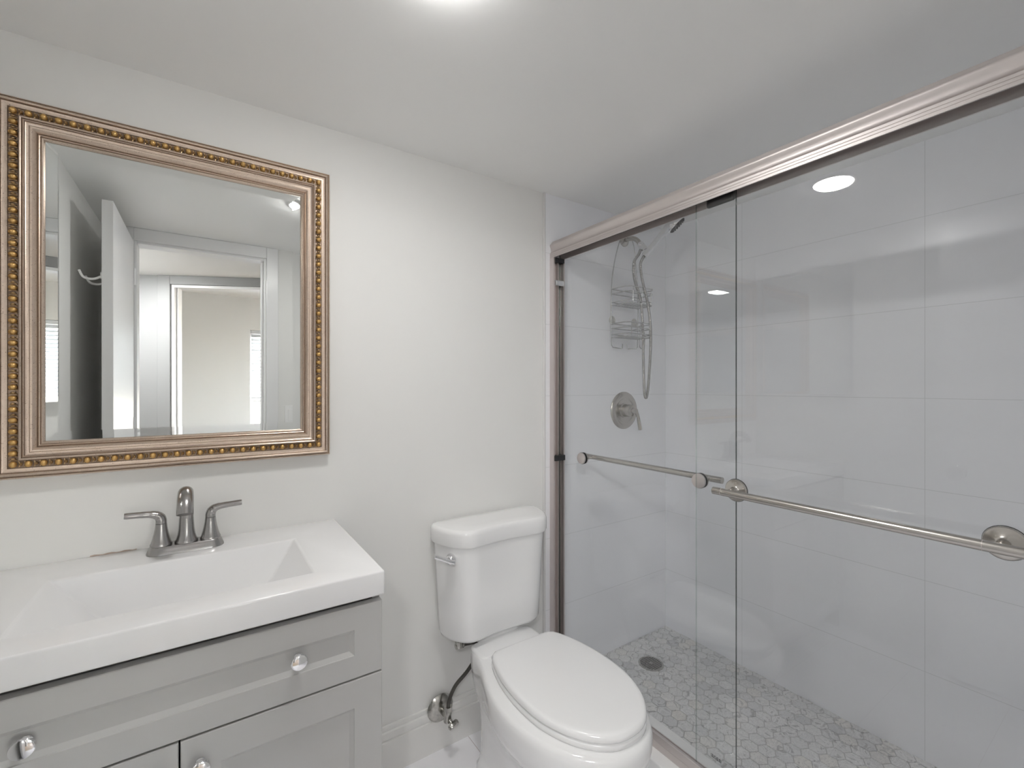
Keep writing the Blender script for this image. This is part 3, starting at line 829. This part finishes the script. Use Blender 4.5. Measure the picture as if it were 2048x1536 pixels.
AX, AZ = 1.640, 1.982
sh = thing('hand_shower', 'chrome hand shower on a wall arm with long looping steel hose', 'shower head', (AX, YT, AZ))
MB().lathe([(.030, 0), (.029, .004), (.021, .010), (.012, .014)], (AX, YT, AZ), (0, -1, 0), 32).build('arm_flange', M['nickel'], sh)
MB().tube(smooth_path([(AX, YT-.004, AZ), (AX, YT-.045, AZ-.002), (AX-.001, YT-.080, AZ-.020), (AX-.003, YT-.105, AZ-.052)], 6), .0108, 16).build('shower_arm', M['nickel'], sh, smooth=50)
dvv = MB().lathe([(.0145, 0), (.0165, .003), (.0165, .014), (.014, .018), (.0165, .021), (.0175, .036), (.016, .050), (.010, .052)], (AX-.002, YT-.098, AZ-.042), (-.004, -.6, -.80), 20)
dvv.build('diverter', M['chrome'], sh, smooth=35)
w0 = Vector((1.612, 1.338, 1.868)); w1 = Vector((1.706, 1.292, 1.995))
wd = (w1-w0)
path = [w0+wd*t for t in (0, .06, .12, .2, .5, .8, .95, 1.0)]
MB().tube(path, [.0125, .0145, .0145, .0125, .0120, .0135, .0155, .012], 18).build('hand_shower_handle', M['chrome'], sh, smooth=40)
hc = Vector((1.745, 1.272, 2.022)); hn = Vector((.44, -.52, -.73)).normalized()
hd_ = MB().lathe([(.018, -.026), (.036, -.016), (.044, -.003), (.046, .008), (.044, .013)], hc, hn, 32)
hd_.tube([w1-wd*.05, w1+wd*.08, hc-hn*.010], [.0150, .0165, .018], 16)
ho_ = hd_.build('spray_head', M['chrome'], sh, smooth=40)
nzz = MB().lathe([(.040, .0125), (.040, .0145)], hc, hn, 32)
q = hn.to_track_quat('Z', 'Y').to_matrix()
for rr_, cnt in ((.034, 18), (.024, 12), (.013, 6)):
    for i in range(cnt):
        a = 2*PI*i/cnt
        nzz.lathe([(.0026, .0145), (.0018, .019)], hc+q @ Vector((rr_*math.cos(a), rr_*math.sin(a), 0)), hn, 6)
nzz.build('nozzle_plate', M['nozzle'], ho_, smooth=30)
hpth = smooth_path([(1.618, 1.362, 1.905), (1.596, 1.352, 1.880), (1.563, 1.352, 1.835), (1.580, 1.362, 1.765), (1.628, 1.372, 1.690), (1.650, 1.378, 1.600), (1.658, 1.380, 1.480), (1.664, 1.381, 1.330), (1.669, 1.381, 1.262), (1.677, 1.380, 1.238), (1.687, 1.379, 1.262), (1.697, 1.378, 1.340), (1.703, 1.374, 1.480), (1.692, 1.368, 1.590), (1.660, 1.360, 1.685), (1.618, 1.352, 1.770), (1.598, 1.345, 1.830), (1.606, 1.340, 1.858), (1.612, 1.338, 1.868)], 10)
fine = []
for a, b_2 in zip(hpth, hpth[1:]):
    k = max(2, int((b_2-a).length/.0016))
    fine += [a.lerp(b_2, i/k) for i in range(k)]
fine.append(hpth[-1])
MB().tube(fine, [.0070 if (i//2) % 2 else .0058 for i in range(len(fine))], 8).build('shower_hose', M['hose'], sh, smooth=60)

cd = thing('shower_caddy', 'chrome wire two basket shower caddy hanging from the shower arm', 'caddy', (1.625, 1.465, 1.48))
cf = MB(); YK = 1.462
wire = .0023
L0, L1 = 1.536, 1.716
fr = [(L0+.004, YK, 1.480), (L0, YK, 1.60), (L0+.004, YK, 1.760), (1.560, YK, 1.870), (1.588, YK, 1.955), (1.612, YK, 1.994), (1.640, YK, 2.001), (1.668, YK, 1.994), (1.692, YK, 1.955), (1.704, YK, 1.870), (L1, YK, 1.760), (L1+.004, YK, 1.60), (L1, YK, 1.480)]
cf.tube(smooth_path(fr, 6), wire, 8)
mid = (L0+L1)/2
cf.tube([(L0+.004, YK, 1.480), (L0+.012, YK, 1.470), (mid-.022, YK, 1.466), (mid-.016, YK, 1.468), (mid-.014, YK, 1.490)], wire, 8)
cf.tube([(L1, YK, 1.480), (L1-.008, YK, 1.470), (mid+.022, YK, 1.466), (mid+.016, YK, 1.468), (mid+.014, YK, 1.490)], wire, 8)
cf.tube(smooth_path([(L1-.045, YK-.004, 1.555), (L1-.046, YK-.05, 1.553), (L1-.046, YK-.052, 1.490), (L1-.040, YK-.050, 1.470), (L1-.010, YK-.046, 1.468), (L1-.004, YK-.046, 1.480), (L1-.003, YK-.046, 1.550)], 4), wire, 8)
cf.build('hanging_frame', M['wire'], cd, smooth=60)
def basket(zb_, zt_, dep):
    bk = MB()
    y1_, y0_ = YK-.003, YK-dep
    def loop(z, ins=0):
        pts = [(L0+ins, y1_, z), (L0+ins, y0_+.02, z), (L0+ins+.02, y0_+ins, z), (L1-ins-.02, y0_+ins, z), (L1-ins, y0_+.02, z), (L1-ins, y1_, z), (L0+ins, y1_, z)]
        bk.tube(pts, wire, 8)
    loop(zt_); loop(zt_-.022, .002); loop(zb_+.012, .004); loop(zb_, .004)
    for i in range(9):
        x = L0+.016+(L1-L0-.032)*i/8
        bk.tube([(x, y1_, zb_), (x, y0_+.008, zb_)], .0015, 6)
    for x in (L0+.03, mid, L1-.03):
        bk.tube([(x, y0_+.002, zb_), (x, y0_, zt_)], .0016, 6)
    bk.build('basket', M['wire'], cd, smooth=60)
basket(1.662, 1.735, .105)
basket(1.515, 1.577, .095)
for x in (L0+.024, L1-.004):
    MB().lathe([(.021, 0), (.019, .003), (.010, .008), (.006, .010), (.006, .014)], (x, YT-.0005, 1.597), (0, -1, 0), 24).build('suction_cup', M['cup'], cd)

# ------------------------------------------------------------------ things on the left and door walls (seen in the mirror and in the glass)
mc = thing('medicine_cabinet', 'mirrored medicine cabinet on the left wall beside the framed mirror', 'cabinet', (-.42, 1.20, 1.25))
MB().box(XD+.0005, -.392, .962, 1.418, 1.25, 1.94).build('cabinet_body', M['white_plate'], mc, smooth=0, bevel=.001)
MB().rings([[(-.3915, y, z) for y, z in ((.96, 1.248), (1.42, 1.248), (1.42, 1.942), (.96, 1.942))], [(-.388, y, z) for y, z in ((.96, 1.248), (1.42, 1.248), (1.42, 1.942), (.96, 1.942))], [(-.3862, y, z) for y, z in ((.975, 1.263), (1.405, 1.263), (1.405, 1.927), (.975, 1.927))]]).build('mirror_door', M['mirror'], mc, smooth=0)
ol = thing('wall_outlet', 'white outlet plate on the left wall below the medicine cabinet', 'outlet', (XD, .93, 1.14))
MB().box(XD+.0003, XD+.006, .895, .965, 1.083, 1.197).build('outlet_plate', M['white_plate'], ol, smooth=0, bevel=.002)
MB().box(XD+.006, XD+.0085, .913, .947, 1.107, 1.173).build('receptacle', M['white_plate'], ol, smooth=0, bevel=.001)
for z in (1.12, 1.155):
    for y in (.923, .934):
        MB().box(XD+.0084, XD+.0088, y, y+.002, z, z+.009).build('slot', M['dark'], ol, smooth=0)
sw = thing('light_switch', 'white light switch plate on the wall right of the door opening', 'light switch', (.417, YC, 1.12))
MB().box(.382, .452, YC+.0003, YC+.006, 1.063, 1.177).build('switch_plate', M['white_plate'], sw, smooth=0, bevel=.002)
MB().box(.400, .434, YC+.006, YC+.0095, 1.087, 1.153).build('rocker', M['white_plate'], sw, smooth=0, bevel=.001)
